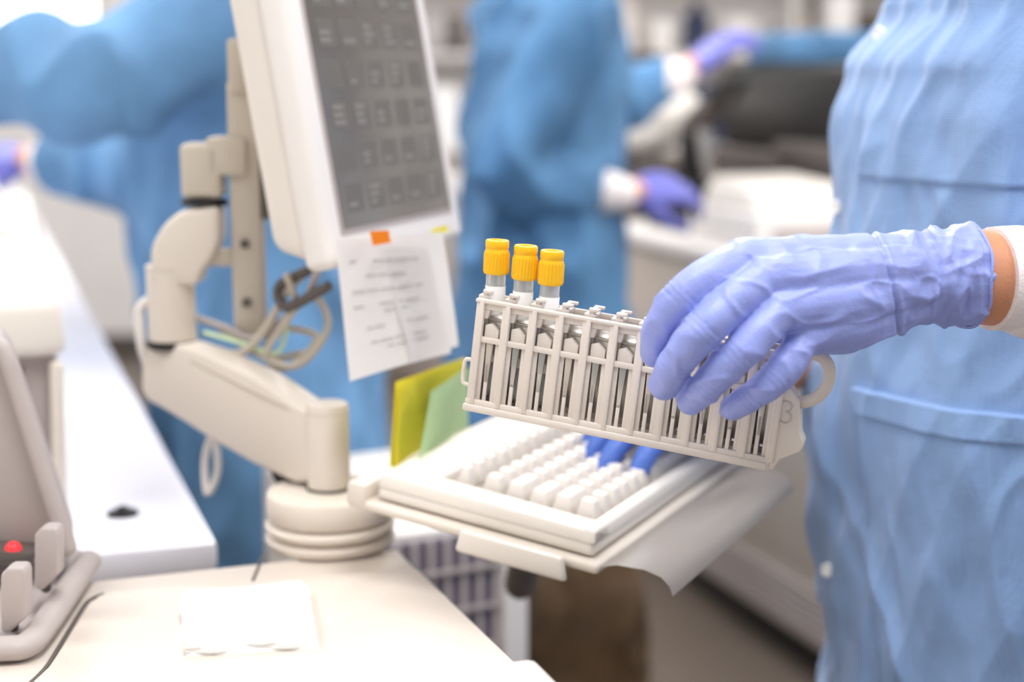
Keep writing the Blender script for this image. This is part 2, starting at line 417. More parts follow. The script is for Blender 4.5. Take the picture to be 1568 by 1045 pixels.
q.box((-.018,-.016,0),(.016,.016,.046),'post',.005,X=Matrix.Translation(P(402,386,1.30)),seg=3)
q.box((-.004,-.016,.018),(.03,.016,.05),'post',.004,X=Matrix.Translation(P(420,383,1.30)))
p0=P(488,655,1.30);
q.box((-.012,-.010,0),(.014,.014,.215),'post',.003,X=Matrix.Translation(p0))
q.box((-.010,-.014,.205),(.006,.012,.25),'post',.004,X=Matrix.Translation(p0))
for zz in (.03,.08,.165): q.lathe([(.004,0),(.004,.003),(.002,.004)],'dgrey',Matrix.Translation(p0+V((0,-.010,zz)))@Matrix.Rotation(rad(90),4,'X'),12)
q.box((-.05,-.006,.06),(-.005,.008,.075),'post',.003,X=Matrix.Translation(p0))
q.box((0,-.008,.10),(.05,.008,.16),'dgrey',.003,X=Matrix.Translation(p0))
q.finish('monitor_arm')

# ------------------------------------------------------------------ monitor
MC=P(652,527,1.15)
mu=V((.36,.933,0)).normalized(); mn=V((.933,-.36,0)).normalized(); tl=rad(10)
mv=(Z*math.cos(tl)-mn*math.sin(tl)).normalized(); mw=mu.cross(mv).normalized()
if mw.dot(mn)>0: mw=-mw
X=frame(MC,mu,mw,mv)
q=B()
W,HT=.255,.36
q.box((0,0,0),(W,.026,HT),'white',.008,X=X,seg=4)
def Lm(u,w,v): return X@V((u,w,v))
q.hexa([Lm(.004,.022,.006),Lm(W-.004,.022,.006),Lm(W-.004,.022,HT-.006),Lm(.004,.022,HT-.006)],[Lm(.018,.062,.02),Lm(W-.018,.062,.02),Lm(W-.018,.062,HT-.02),Lm(.018,.062,HT-.02)],'cream2',.012,4)
q.box((.06,.055,.05),(W-.06,.085,.2),'cream',.008,X=X)
b=.025; bb=.024
q.box((b-.004,-.0012,bb),(W-b+.004,.004,HT-b+.002),'greyp',.0006,X=X)
q.box((b,-.0018,bb+.004),(W-b,.004,HT-b-.002),'screen',.0004,X=X)
for r_ in range(9):
    for c_ in range(5):
        u0=b+.012+c_*.038; v0=.04+r_*.032
        q.box((u0,-.0020,v0),(u0+.028,-.0017,v0+.022),'icond',.0001,X=X,seg=1)
        if random.random()<.7:
            for k in range(random.randint(1,3)): q.box((u0+.003,-.0022,v0+.004+k*.006),(u0+random.uniform(.012,.024),-.0019,v0+.007+k*.006),'icon',.0001,X=X,seg=1)
q.box((b+.02,-.0015,.008),(b+.06,.001,.013),'greyp',.0005,X=X)
q.finish('touchscreen_monitor')

# note hanging from the monitor
q=B()
c4=[P(655,468,1.138),P(836,466,1.19),P(882,690,1.185),P(683,746,1.13)]
def sheet(c4,m,n=14,bow=.006,th=.0006,seed=0,off=V((0,0,0))):
    t=bmesh.new(); gv=[]
    nrm=(c4[1]-c4[0]).cross(c4[3]-c4[0]).normalized()
    for j in range(n):
        row=[]
        for i in range(n):
            u=i/(n-1);v=j/(n-1)
            p=(c4[0]*(1-u)+c4[1]*u)*(1-v)+(c4[3]*(1-u)+c4[2]*u)*v
            p=p+nrm*(bow*math.sin(u*math.pi)*v+bow*.5*math.sin(v*3+seed)*u)+off
            row.append(t.verts.new(p))
        gv.append(row)
    for j in range(n-1):
        for i in range(n-1): t.faces.new((gv[j][i],gv[j][i+1],gv[j+1][i+1],gv[j+1][i]))
    bmesh.ops.solidify(t,geom=list(t.faces),thickness=th)
    return t,nrm
t,nrm=sheet(c4,'paper'); q.add(t,'paper',recalc=False)
t,_=sheet([c4[0]*.55+c4[1]*.45,c4[1]+V((.012,.01,.004)),c4[2]+V((.004,.006,.004)),c4[3]*.4+c4[2]*.6],'paper',bow=.004,seed=2,off=V((0,.004,0))); q.add(t,'paper',recalc=False)
fr=-nrm if nrm.y>0 else nrm
def onp(u,v): 
    p=(c4[0]*(1-u)+c4[1]*u)*(1-v)+(c4[3]*(1-u)+c4[2]*u)*v
    return p+nrm*(.006*math.sin(u*math.pi)*v+.003*math.sin(v*3)*u)+fr*.0009
for r_ in range(13):
    v=.16+r_*.055; u=.12; 
    if r_ in (1,3,5,8,10): continue
    while u<.8:
        l=random.uniform(.05,.16)
        if random.random()<.7: q.tube([onp(u,v),onp(min(.86,u+l),v)],.00045,'ink',6,1)
        u+=l+.03
t,_=sheet([P(722,452,1.137),P(760,450,1.148),P(764,474,1.146),P(728,480,1.135)],'orange',bow=.001); q.add(t,'orange',recalc=False)
t,_=sheet([P(842,448,1.20),P(874,440,1.22),P(876,452,1.22),P(845,461,1.20)],'pyel',bow=.001); q.add(t,'pyel',recalc=False)
q.finish('hanging_note')

q=B()
cb=[([(430,640,1.3),(500,690,1.27),(580,715,1.25),(640,640,1.25),(610,580,1.26),(540,640,1.27),(520,700,1.27),(590,690,1.27)],.003,'post'),
    ([(600,530,1.24),(560,570,1.26),(520,640,1.26),(470,690,1.27),(400,680,1.3)],.0035,'post'),
    ([(620,530,1.22),(590,590,1.25),(500,660,1.27),(440,640,1.29),(380,620,1.30)],.003,'greyp'),
    ([(292,585,1.30),(272,610,1.30),(278,680,1.30),(300,740,1.31)],.0045,'white'),
    ([(640,560,1.22),(560,600,1.25),(545,560,1.26),(600,530,1.24)],.0045,'dgrey'),
    ([(400,650,1.29),(470,670,1.27),(540,690,1.26),(560,640,1.26)],.002,'pgreen'),
    ([(560,540,1.24),(575,600,1.25),(520,690,1.26),(560,720,1.26),(620,660,1.26),(560,640,1.27)],.003,'post')]
for pts,r,m in cb: q.tube([P(*p) for p in pts],r,m,10,6)
q.finish('monitor_cables')

# ------------------------------------------------------------------ keyboard on tray
K1=V((.056,1.016,.985)); K0=V((-.094,1.09,1.005))
es=(K0-K1); kd=es.length; es.normalize(); el=V((.46,.888,0)); el=(el-es*el.dot(es)).normalized(); en=el.cross(es); 
if en.z<0: en=-en
X=frame(K1,el,es,en); KL=.345; XK=X
q=B()
q.hexa([X@V((-.003,-.003,-.015)),X@V((KL,-.003,-.015)),X@V((KL,kd+.003,-.015)),X@V((-.003,kd+.003,-.015))],[X@V((-.002,-.002,-.004)),X@V((KL,-.002,-.004)),X@V((KL,kd+.003,-.004)),X@V((-.002,kd+.003,-.004))],'cream2',.004,3)
q.box((.02,.006,-.007),(KL-.012,kd-.028,-.001),'kbase',.001,X=X)
for (x0,x1,y0,y1) in ((-.003,.024,-.003,kd+.003),(KL-.014,KL,-.003,kd+.003),(-.003,KL,-.003,.009),(-.003,KL,kd-.034,kd+.003)):
    q.hexa([X@V((x0,y0,-.006)),X@V((x1,y0,-.006)),X@V((x1,y1,-.006)),X@V((x0,y1,-.006))],[X@V((x0+.002,y0+.002,.003)),X@V((x1-.001,y0+.002,.003)),X@V((x1-.001,y1-.002,.005)),X@V((x0+.002,y1-.002,.005))],'cream2',.0016,2)
for r_ in range(6):
    y0=.0105+r_*.0188+(.007 if r_==5 else 0); nk=int((KL-.042)/.0186)
    k=0
    while k<nk:
        wd=1
        if r_==0 and k==6: wd=6
        elif r_ in (1,2,3) and k in (0,nk-3): wd=2
        x0=.0265+k*.0186; x1=x0+.0186*wd-.0026
        hgt=.0120+.0010*abs(r_-2)
        zz=-.001; dy=.0158 if r_<5 else .011
        q.hexa([X@V((x0,y0,zz)),X@V((x1,y0,zz)),X@V((x1,y0+dy,zz)),X@V((x0,y0+dy,zz))],
               [X@V((x0+.0030,y0+.0038,zz+hgt)),X@V((x1-.0030,y0+.0038,zz+hgt)),X@V((x1-.0030,y0+dy-.0022,zz+hgt)),X@V((x0+.0030,y0+dy-.0022,zz+hgt))],'key',.0011,2)
        k+=wd
q.finish('keyboard')
q=B()
q.box((-.010,-.010,-.024),(KL+.01,kd+.024,-.0165),'cream',.003,X=X,seg=3)
q.hexa([X@V((-.019,.010,-.031)),X@V((-.010,.010,-.034)),X@V((-.010,kd-.072,-.034)),X@V((-.019,kd-.072,-.031))],[X@V((-.019,.014,-.015)),X@V((-.012,.014,-.015)),X@V((-.012,kd-.075,-.015)),X@V((-.019,kd-.075,-.015))],'cream2',.003)
t=bmesh.new(); prof=[(-.006,-.020),(-.022,-.014),(-.042,-.012),(-.054,-.014),(-.061,-.019),(-.064,-.025)]
rr=[]
for xx in (-.006,KL-.06): rr.append([t.verts.new(X@V((xx,a_,b_))) for a_,b_ in prof])
for i in range(len(prof)-1): t.faces.new((rr[0][i],rr[0][i+1],rr[1][i+1],rr[1][i]))
bmesh.ops.solidify(t,geom=list(t.faces),thickness=.003)
q.add(t,'palm')
q.prism([X@V((-.012,kd+.008,-.022)),X@V((-.012,kd+.024,-.022)),X@V((.28,kd+.024,-.022)),X@V((.28,kd+.008,-.022))],en*.018,'cream',.003)
q.tube([X@V((.2,.12,-.026)),X@V((.22,.14,-.08)),X@V((.25,.16,-.16))],.014,'dgrey',14,3)
q.finish('keyboard_tray')
q=B()
for i,(m,o_,tp) in enumerate((('pyel',0,(778,757,905,708)),('pyel',.006,(795,752,912,704)),('pgreen',-.004,(836,764,912,714)),('pyel',.012,(790,748,925,700)))):
    a0=P(770+i*3,918-i*2,1.13); a1=P(916,832,1.285)
    t0=P(tp[0],tp[1],1.15); t1=P(tp[2],tp[3],1.30)
    d=V((-.6,.3,0))*o_
    if m=='pgreen': a0=P(812,898,1.128); a1=P(910,838,1.275)
    t,_=sheet([t0+d,t1+d,a1+d,a0+d],m,bow=.002,th=.0022); q.add(t,m,recalc=False)
q.finish('instruction_booklets')

# ------------------------------------------------------------------ ventilated cabinet under the tray
q=B()
a=P(1025,1062,1.62); b_=P(770,1030,1.55); zt=a.z+.03
dirr=(V((a.x,a.y,0))-V((b_.x,b_.y,0))).normalized(); bk=V((-dirr.y,dirr.x,0))
X=frame(V((a.x,a.y,0)),dirr,bk,Z)
w=.185
q.box((-w,0.004,.03),(0,.35,zt),'white',.006,X=X)
q.box((-w+.01,-.002,.12),(-.035,.006,zt-.01),'vent',.001,X=X)
nb=8
for i in range(nb): 
    x=-w+.014+i*(w-.052)/(nb-1); q.box((x-.003,-.006,.12),(x+.003,.0,zt-.01),'greyp',.0006,X=X)
zz=.14
while zz<zt-.03:
    q.box((-w+.01,-.010,zz),(-.035,-.003,zz+.005),'greyp',.0008,X=X); zz+=.045
q.box((-.03,-.01,.0),(0,.02,zt),'white',.004,X=X)
q.finish('ventilated_cabinet')
t=tube_bm([(.115,2.5,.012),(.118,2.5,.14),(.115,2.51,.30),(.125,2.49,.42),(.13,2.5,.50)],[(.12,.10),(.135,.11),(.12,.10),(.105,.085),(.06,.07)],32,6,False,up=(1,0,0))
me=fuse([t],.01,2,lambda p:.028*nz(p,(9,9,6),3)+.016*ridge(p,(11,11,8),6)-.006)
q=B(); q.mesh(me,'brown'); bpy.data.meshes.remove(me)
q.finish('brown_paper_sack')

# ------------------------------------------------------------------ right bench with cabinets
A0=PZ(1200,1070,0)
def Rb(a,b,z):
    p=A0+uh*a+vh*b; return V((p.x,p.y,z))
BE=2.1
q=B()
q.prism([Rb(.06,-1.9,0),Rb(.75,-1.9,0),Rb(.75,BE,0),Rb(.06,BE,0)],Z*.1,'black',.002)
q.prism([Rb(0,-1.9,.1),Rb(.78,-1.9,.1),Rb(.78,BE,.1),Rb(0,BE,.1)],Z*.76,'cab',.004)
for i in range(6):
    zz=.12+i*.018; q.prism([Rb(-.008,-1.9,zz),Rb(0,-1.9,zz),Rb(0,BE-.1,zz),Rb(-.008,BE-.1,zz)],Z*.01,'greyp',.002)
q.prism([Rb(-.03,-1.93,.86),Rb(.8,-1.93,.86),Rb(.8,BE+.02,.86),Rb(-.03,BE+.02,.86)],Z*.035,'white',.005)
for i in range(5):
    q.prism([Rb(-.004,-1.88+i*.72,.26),Rb(.0,-1.88+i*.72,.26),Rb(.0,-1.2+i*.72,.26),Rb(-.004,-1.2+i*.72,.26)],Z*.58,'cab',.001)
q.finish('lab_counter')
q=B(); X=frame(Rb(.02,.12,.895),uh,vh,Z)
q.box((0,0,0),(.3,.3,.14),'dgrey',.012,X=X,seg=3); q.box((.03,-.004,.03),(.2,.004,.11),'black',.003,X=X)
t=tube_bm([X@V((.0,.12,.20)),X@V((.12,.13,.25)),X@V((.28,.15,.27))],[(.07,.10),(.095,.12),(.08,.10)],24,6,up=(0,0,1))
me=fuse([t],.01,2,lambda p:.014*nz(p,(14,14,14),3)); q.mesh(me,'cream2'); bpy.data.meshes.remove(me)
q.finish('wrapped_supply_pouch')
q=B(); X=frame(Rb(.02,-.72,.895),uh,vh,Z)
q.box((0,0,0),(.28,.34,.09),'white',.012,X=X,seg=3); q.hexa([X@V((.01,.02,.09)),X@V((.27,.02,.09)),X@V((.27,.3,.09)),X@V((.01,.3,.09))],[X@V((.03,.08,.15)),X@V((.25,.08,.15)),X@V((.25,.28,.16)),X@V((.03,.28,.16))],'cream2',.012,3)
q.box((.04,-.004,.02),(.2,.003,.06),'greyp',.002,X=X)
q.finish('benchtop_printer')
q=B(); X=frame(Rb(.32,-.62,.895),uh,vh,Z)
q.box((0,0,0),(.38,.72,.20),'dgrey',.015,X=X,seg=3); q.box((.02,.05,.2),(.36,.70,.42),'black',.02,X=X,seg=3)
q.box((-.02,.02,.18),(.3,.34,.23),'dgrey',.008,X=X); q.box((.0,-.01,.04),(.2,.004,.15),'navy',.003,X=X)
q.lathe([(.10,0),(.11,.01),(.11,.03),(.07,.04),(.06,.07),(.03,.08)],'alu',X@Matrix.Translation((.13,.15,.23)),32)
for k in range(8): q.lathe([(.01,0),(.01,.04),(.006,.05)],('orange','label','gloveb')[k%3],X@Matrix.Translation((.13+.085*math.cos(k*.785),.15+.085*math.sin(k*.785),.26)),12)
q.box((.03,.2,.42),(.3,.6,.50),'gownb',.02,X=X)
q.finish('coagulation_analyzer')
q=B(); X=frame(Rb(.06,-.28,.895),uh,vh,Z)
q.box((0,0,0),(.2,.24,.035),'black',.008,X=X); q.box((.07,.14,.03),(.13,.2,.27),'black',.01,X=X,seg=3); q.box((.02,.02,.11),(.18,.16,.125),'black',.003,X=X)
q.tube([X@V((.1,.17,.26)),X@V((.1,.1,.29)),X@V((.1,.0,.34))],[.035,.04,.025],'dgrey',16,3)
q.tube([X@V((.075,.01,.33)),X@V((.075,-.05,.38))],.014,'black',12,1); q.tube([X@V((.125,.01,.33)),X@V((.125,-.05,.38))],.014,'black',12,1)
q.tube([X@V((.1,.1,.28)),X@V((.1,.09,.15))],[.026,.01],'alu',14,1)
q.finish('microscope')
q=B(); X=frame(Rb(.25,.75,.895),uh,vh,Z)
q.box((-.15,-.1,0),(.15,.1,.02),'black',.005,X=X); q.box((-.03,-.02,.02),(.03,.02,.15),'black',.004,X=X); q.box((-.22,-.03,.13),(.22,.02,.46),'black',.01,X=X); q.box((-.2,-.034,.15),(.2,-.028,.44),'screen',.002,X=X)
q.finish('computer_monitor')
for k,(a_,b_,m_) in enumerate(((.06,.5,'gloveb'),(.15,.55,'green'),(.55,.35,'orange'),(.62,.5,'label'))):
    q=B(); q.lathe([(.035,0),(.037,.004),(.037,.12),(.015,.15),(.014,.17),(.018,.172),(.018,.2),(.01,.202)],m_,Matrix.Translation(Rb(a_,b_,.895)),24); q.lathe([(.0375,.02),(.0375,.1)],'label',Matrix.Translation(Rb(a_,b_,.895)),24); q.finish('reagent_bottle')
q=B()
q.box((-1.2,6.6,0),(2.6,6.97,.95),'cab',.01); q.box((-1.22,6.55,.95),(2.62,6.98,.98),'white',.005)
for z in (1.35,1.7,2.1): q.box((-1.0,6.7,z),(2.4,6.98,z+.025),'white',.004)
for x in (-1,.1,1.2,2.38): q.box((x,6.7,.98),(x+.02,6.98,2.1),'white',.003)
cols=['white','cream','dgrey','navy','label','orange','greyp','dgrey','paper','gownb','cab','brown']
for z in (.98,1.375,1.725):
    x=-.95
    while x<2.3:
        w=random.uniform(.06,.18); h=random.uniform(.12,.28)
        if random.random()<.5: q.box((x,6.75,z+.001),(x+w,6.92,z+h),random.choice(cols),.006)
        else: q.lathe([(w*.35,0),(w*.35,h*.7),(w*.15,h*.8),(w*.15,h)],random.choice(cols),Matrix.Translation((x+w/2,6.83,z+.001)),16)
        x+=w+random.uniform(.01,.08)
q.finish('storage_shelves')

# ------------------------------------------------------------------ people helpers
def hand_bms(wrist,d,n,curl,side,sc=1.0,spread=.0,r=1.0,tf=1.0):
    d=V(d).normalized(); n=V(n); n=(n-d*n.dot(d)).normalized(); s=d.cross(n).normalized()*side
    out=[]
    lens=[(.042,.026,.020),(.046,.030,.021),(.042,.028,.020),(.033,.021,.018)]
    for i in range(4):
        o=(1.5-i)*.0195
        m=wrist+d*(.088-.004*abs(i-1))*sc+s*o*sc
        out.append(tube_bm([wrist+d*.005*sc+s*o*.45*sc,wrist+d*.05*sc+s*o*.85*sc,m],[(.014*sc*r,.014*sc),(.013*sc*r,.0135*sc),(.0105*sc*r,.011*sc)],12,3))
        dd=(d+s*spread*(1.5-i)).normalized(); p=m; pts=[p]; cu=0
        for k,l in enumerate(lens[i]):
            cu+=curl[k]; v=dd*math.cos(cu)-n*math.sin(cu); p=p+v*l*sc; pts.append(p)
        rr=[.0105,.0095,.0088,.0075] if i<3 else [.009,.0082,.0075,.0065]
        out.append(tube_bm(pts,[x*sc*r for x in rr],12,3))
    b0=wrist+d*.02*sc+s*.02*sc-n*.006*sc*tf
    b1=b0+(d*.6+s*.7*tf-n*.35*tf).normalized()*.045*sc; b2=b1+(d*.9+s*.25*tf-n*.4*tf).normalized()*.034*sc; b3=b2+(d*1-n*.4*tf).normalized()*.024*sc
    out.append(tube_bm([b0,b1,b2,b3],[.015*sc,.0125*sc,.0105*sc,.0085*sc],12,3))
    out.append(tube_bm([wrist-d*.03*sc,wrist+d*.01*sc],[(.019*sc,.026*sc),(.017*sc,.028*sc)],14,2,up=n))
    return out
def head(q,c,f,tone='skin',hairm='hair'):
    f=V(f).normalized(); s=Z.cross(f); X=frame(c,f,s,Z)
    t=bmesh.new(); bmesh.ops.create_uvsphere(t,u_segments=28,v_segments=20,radius=1)
    for v in t.verts:
        x,y,z=v.co; k=1+.28*min(0,z); 
        fx=x*.098*(1+.1*min(0,z)); v.co=V((fx+(.012 if z<-.4 and x>0 else 0),y*.077*k,z*.118))
    q.add(t,tone,X)
    q.tube([(.09,0,.02),(.108,0,-.012),(.112,0,-.028),(.095,0,-.034)],[.006,.009,.011,.006],tone,10,3,X=X)
    for y in (-.032,.032):
        t=bmesh.new(); bmesh.ops.create_uvsphere(t,u_segments=12,v_segments=8,radius=.012); bmesh.ops.translate(t,vec=(.083,y,.008),verts=t.verts); q.add(t,'eye',X)
        t=bmesh.new(); bmesh.ops.create_uvsphere(t,u_segments=12,v_segments=8,radius=.0055); bmesh.ops.translate(t,vec=(.0925,y,.008),verts=t.verts); q.add(t,'iris',X)
        q.tube([(.09,y-.016,.026),(.095,y,.031),(.088,y+.016,.026)],.0028,hairm,8,3,X=X)
        yy=math.copysign(.078,y); q.tube([(.0,yy,.02),(-.012,yy*1.08,.0),(-.004,yy*1.02,-.03)],[.008,.013,.007],tone,10,3,X=X)
    q.tube([(.088,-.022,-.062),(.099,0,-.060),(.088,.022,-.062)],.0052,'lip',8,3,X=X)
    t=bmesh.new(); bmesh.ops.create_uvsphere(t,u_segments=28,v_segments=20,radius=1)
    for v in t.verts:
        x,y,z=v.co; v.co=V((x*.103-.014,y*.088,z*.122+.014))
    bmesh.ops.bisect_plane(t,geom=list(t.verts)+list(t.edges)+list(t.faces),plane_co=(.03,0,.0),plane_no=(.75,0,-.65),clear_outer=True)
    q.add(t,hairm,X)
def gdisp(sd,amp=1):
    return lambda p: amp*(.018*nz(p,(6,6,3.5),sd)+.020*ridge(p,(8,8,4),sd+5)-.007+.008*nz(p,(16,16,9),sd))
def person(name,c,ang,arms,gown,rows=None,glove='gloveb',sd=0,cuffr=.036,sleeve=1.0):
    f=V((math.cos(ang),math.sin(ang),0)); s=Z.cross(f); c=V((c[0],c[1],0))
    rows=rows or [(.48,.20,.25,.0),(.7,.185,.24,0),(.9,.17,.23,0),(1.05,.155,.21,0),(1.2,.155,.21,.01),(1.33,.145,.215,.01),(1.42,.11,.195,0),(1.47,.07,.11,0),(1.5,.055,.062,0)]
    q=B()
    parts=[tube_bm([c+f*r[3]+Z*r[0] for r in rows],[(r[1],r[2]) for r in rows],40,4,False,up=f)]
    for a in arms:
        sh,e,w=a[0],a[1],a[2]
        parts.append(tube_bm([sh,sh*.5+e*.5,e,e*.5+w*.5,w],[x*sleeve for x in (.078,.074,.070,.060,.046)],18,4))
    me=fuse(parts,.010,3,gdisp(sd)); q.mesh(me,gown); bpy.data.meshes.remove(me)
    for a in arms:
        e,w,tip=a[1],a[2],a[3]; d=(w-e).normalized(); hd=(tip-w).normalized()
        hw=w+d*.075
        q.tube([w-d*.02,w+d*.03,w+d*.07],[cuffr+.006,cuffr+.006,cuffr-.002],'cuff',18,3)
        q.tube([w+d*.05,hw+hd*.02],.029,'skin',14,2)
        me=fuse(hand_bms(hw+hd*.02,hd,a[4],a[5],a[6],1.08,0,1.25),.0032,2); q.mesh(me,glove); bpy.data.meshes.remove(me)
    for k in (-1,1):
        hp=c+s*.10*k
        q.tube([hp+Z*.85,hp+Z*.48+f*.01,hp+Z*.09],[.10,.075,.055],'pants',18,4)
        q.tube([hp-f*.06+Z*.045,hp+f*.06+Z*.045,hp+f*.15+Z*.032],[(.042,.042),(.045,.045),(.03,.04)],'shoe',14,3,up=Z)
    q.tube([c+Z*1.44,c+Z*1.58+f*.01],[.06,.052],'skin',16,2)
    head(q,c+f*.025+Z*1.66,f)
    return q.finish(name,50)

ang=rad(22); f=V((math.cos(ang),math.sin(ang),0)); s=Z.cross(f)
c=V((P(1055,400,3.15).x,3.15,0))
arms=[(c-s*.21+Z*1.40,P(975,340,2.93),P(1150,368,2.98),P(1420,335,3.15),V((-.1,-.7,.7)),(.35,.45,.3),1),
      (c+s*.20+Z*1.40,P(1190,190,3.35),P(1285,160,3.42),P(1470,20,3.5),V((-.6,-.5,.6)),(.3,.4,.3),-1)]
person('lab_worker_in_gown',c,ang,arms,'gownb',sd=3)
ang=rad(199); f=V((math.cos(ang),math.sin(ang),0)); s=Z.cross(f)
c=V((P(475,400,2.4).x,2.4,0))
rows=[(.42,.19,.27,-.03),(.7,.19,.26,-.03),(.9,.18,.245,-.02),(1.05,.175,.225,0),(1.2,.165,.215,.01),(1.33,.155,.215,.01),(1.42,.12,.195,0),(1.47,.07,.11,0),(1.5,.055,.062,0)]
arms=[(c+s*.22+Z*1.40,P(200,165,2.08),P(-40,130,2.15),P(-220,150,2.2),V((0,0,1)),(.3,.3,.3),1),
      (c-s*.18+Z*1.38,P(290,330,2.62),P(140,320,2.7),P(-60,310,2.75),V((0,-.5,1)),(.3,.3,.3),-1)]
person('lab_worker_in_gown',c,ang,arms,'gownl',rows=rows,sd=11,sleeve=1.18)

# ------------------------------------------------------------------ near worker (right)
q=B()
cx,cy=.470,1.27
tabz=[(.45,.22,.24),(.70,.20,.225),(.80,.188,.212),(.86,.194,.20),(.93,.199,.193),(1.01,.207,.19),(1.10,.200,.188),(1.18,.196,.185),(1.26,.195,.182),(1.30,.186,.182),(1.35,.156,.18),(1.41,.11,.17),(1.46,.07,.11),(1.49,.055,.065)]
def rr_(z):
    for i in range(len(tabz)-1):
        a,b=tabz[i],tabz[i+1]
        if z<=b[0]:
            t=max(0,(z-a[0])/(b[0]-a[0])); t=t*t*(3-2*t); return a[1]+(b[1]-a[1])*t,a[2]+(b[2]-a[2])*t
    return tabz[-1][1:]
def rg(v,k,p): return max(0,1-abs(v)*k)**p
def S(th,z,off=0,fold=1):
    rx,ry=rr_(z); n=V((-math.cos(th)/rx,-math.sin(th)/ry,0)).normalized()
    p=V((cx-rx*math.cos(th),cy-ry*math.sin(th),z))
    nn=noise.noise
    dd=.013*nn(V((th*2.2+z*2,z*4.0,1.3)))
    dd+=.0065*rg(nn(V((th*2.6-z*4,z*2.6,7.1))),2.3,1.2)
    dd+=.005*rg(nn(V((th*3.2+z*7,z*3-th,4.4))),2.6,1.2)
    dd+=.003*rg(nn(V((th*5-z*9,z*7+th*2,9.4))),3.2,1.2)
    dd+=.0024*nn(V((th*8,z*11,2.2)))+.0013*nn(V((th*20,z*28,5.2)))
    e=min(1,max(0,(1.44-z)/.08))
    return p+n*((dd-.003)*fold*e+off)
def patch(th0,th1,z0,z1,n,m,off,mt,skirt=0,rim=True):
    t=bmesh.new(); g=[]
    for j in range(m+1):
        row=[]
        for i in range(n+1):
            u=i/n;v=j/m
            th=th0(v)+(th1(v)-th0(v))*u if callable(th0) else th0+(th1-th0)*u
            z=z0+(z1-z0)*v
            o_=off
            if rim and (i in(0,n) or j in (0,m)): o_=-.001
            row.append(t.verts.new(S(th,z,o_)))
        g.append(row)
    for j in range(m):
        for i in range(n): t.faces.new((g[j][i],g[j][i+1],g[j+1][i+1],g[j+1][i]))
    return t
t=patch(-math.pi,math.pi,.45,1.49,420,330,0,'gown',rim=False)
bmesh.ops.remove_doubles(t,verts=t.verts,dist=.00005)
q.add(t,'gown',recalc=True)
def thpx(px,py,lo=0,hi=rad(95)):
    best=None
    for i in range(400):
        th=lo+(hi-lo)*i/399
        rx,ry=.2,.19; 
        x=cx-rx*math.cos(th); y=cy-ry*math.sin(th); r=ray(px,py); e=abs(x-r.x/r.y*y)
        if best is None or e<best[0]: best=(e,th,(C+r*(y/r.y)).z)
    return best[1],best[2]
tp,zp=thpx(1693,755,rad(12)); tp2,_=thpx(1722,1300,rad(12)); tr,_=thpx(2120,800,rad(30),rad(140)); 
zb=.70
q.add(patch(lambda v: tp2+(tp-tp2)*v,lambda v:tr,zb,zp,110,140,.0034,'gown'),'gown')
q.add(patch(lambda v: tp-.004,lambda v:tr+.01,zp-.022,zp+.001,110,12,.006,'gown'),'gown')
t1,z1=thpx(1682,352,rad(10)); t2,_=thpx(1700,200,rad(10))
q.add(patch(lambda v: t1+(t2-t1)*v,lambda v:rad(100),z1,1.42,100,60,.0028,'gown'),'gown')
q.add(patch(lambda v: rad(-16),lambda v:rad(9),.46,1.44,16,200,.0022,'gown'),'gown')
for px,py in ((1722,66),(1634,405),(1634,1113)):
    r=ray(px,py)
    best=None
    for i in range(120):
        th=rad(-5+40*i/119)
        rx,ry=.2,.19
        y=cy-ry*math.sin(th); z=(C+r*(y/r.y)).z; rx,ry=rr_(min(1.45,z)); x=cx-rx*math.cos(th)
        e=abs(x-r.x/r.y*y)
        if best is None or e<best[0]: best=(e,th,z)
    th,z=best[1],best[2]
    p=S(th,z,.004); nn=(S(th,z,.01)-S(th,z,0)).normalized(); nn=(nn+V((-.1,-.9,0))).normalized()
    a=nn.cross(Z).normalized(); b=a.cross(nn)
    q.lathe([(.0035,-.004),(.0058,-.001),(.006,.001),(.005,.0022),(.0035,.0016)],'label',frame(p,a,b,nn),24)
def sleeve(pts,r,sd):
    me=fuse([tube_bm(pts,r,24,5)],.005,2,lambda p:.006*nz(p,(10,10,8),sd)+.005*ridge(p,(14,14,10),sd)-.002); q.mesh(me,'gown'); bpy.data.meshes.remove(me)
WR=P(1950,546,.925); ELn=V((.50,.985,1.13))
wd=(ELn-WR).normalized()
SHn=V((.48,1.10,1.40))
sleeve([SHn,SHn*.5+ELn*.5+V((.03,-.01,0)),ELn,WR+wd*.10,WR+wd*.055],[.075,.07,.062,.05,.042],1)
q.tube([WR+wd*.075,WR+wd*.03,P(1990,545,.928),P(1934,545,.922)],[(.034,.032),(.033,.031),(.0325,.030),(.0315,.029)],'cuff',28,4,cap=False,up=Z)
q.tube([WR+wd*.06,P(1940,545,.922),P(1880,543,.915),P(1800,545,.91)],[(.028,.025),(.0285,.025),(.0285,.024),(.024,.021)],'skin',24,4,up=Z)
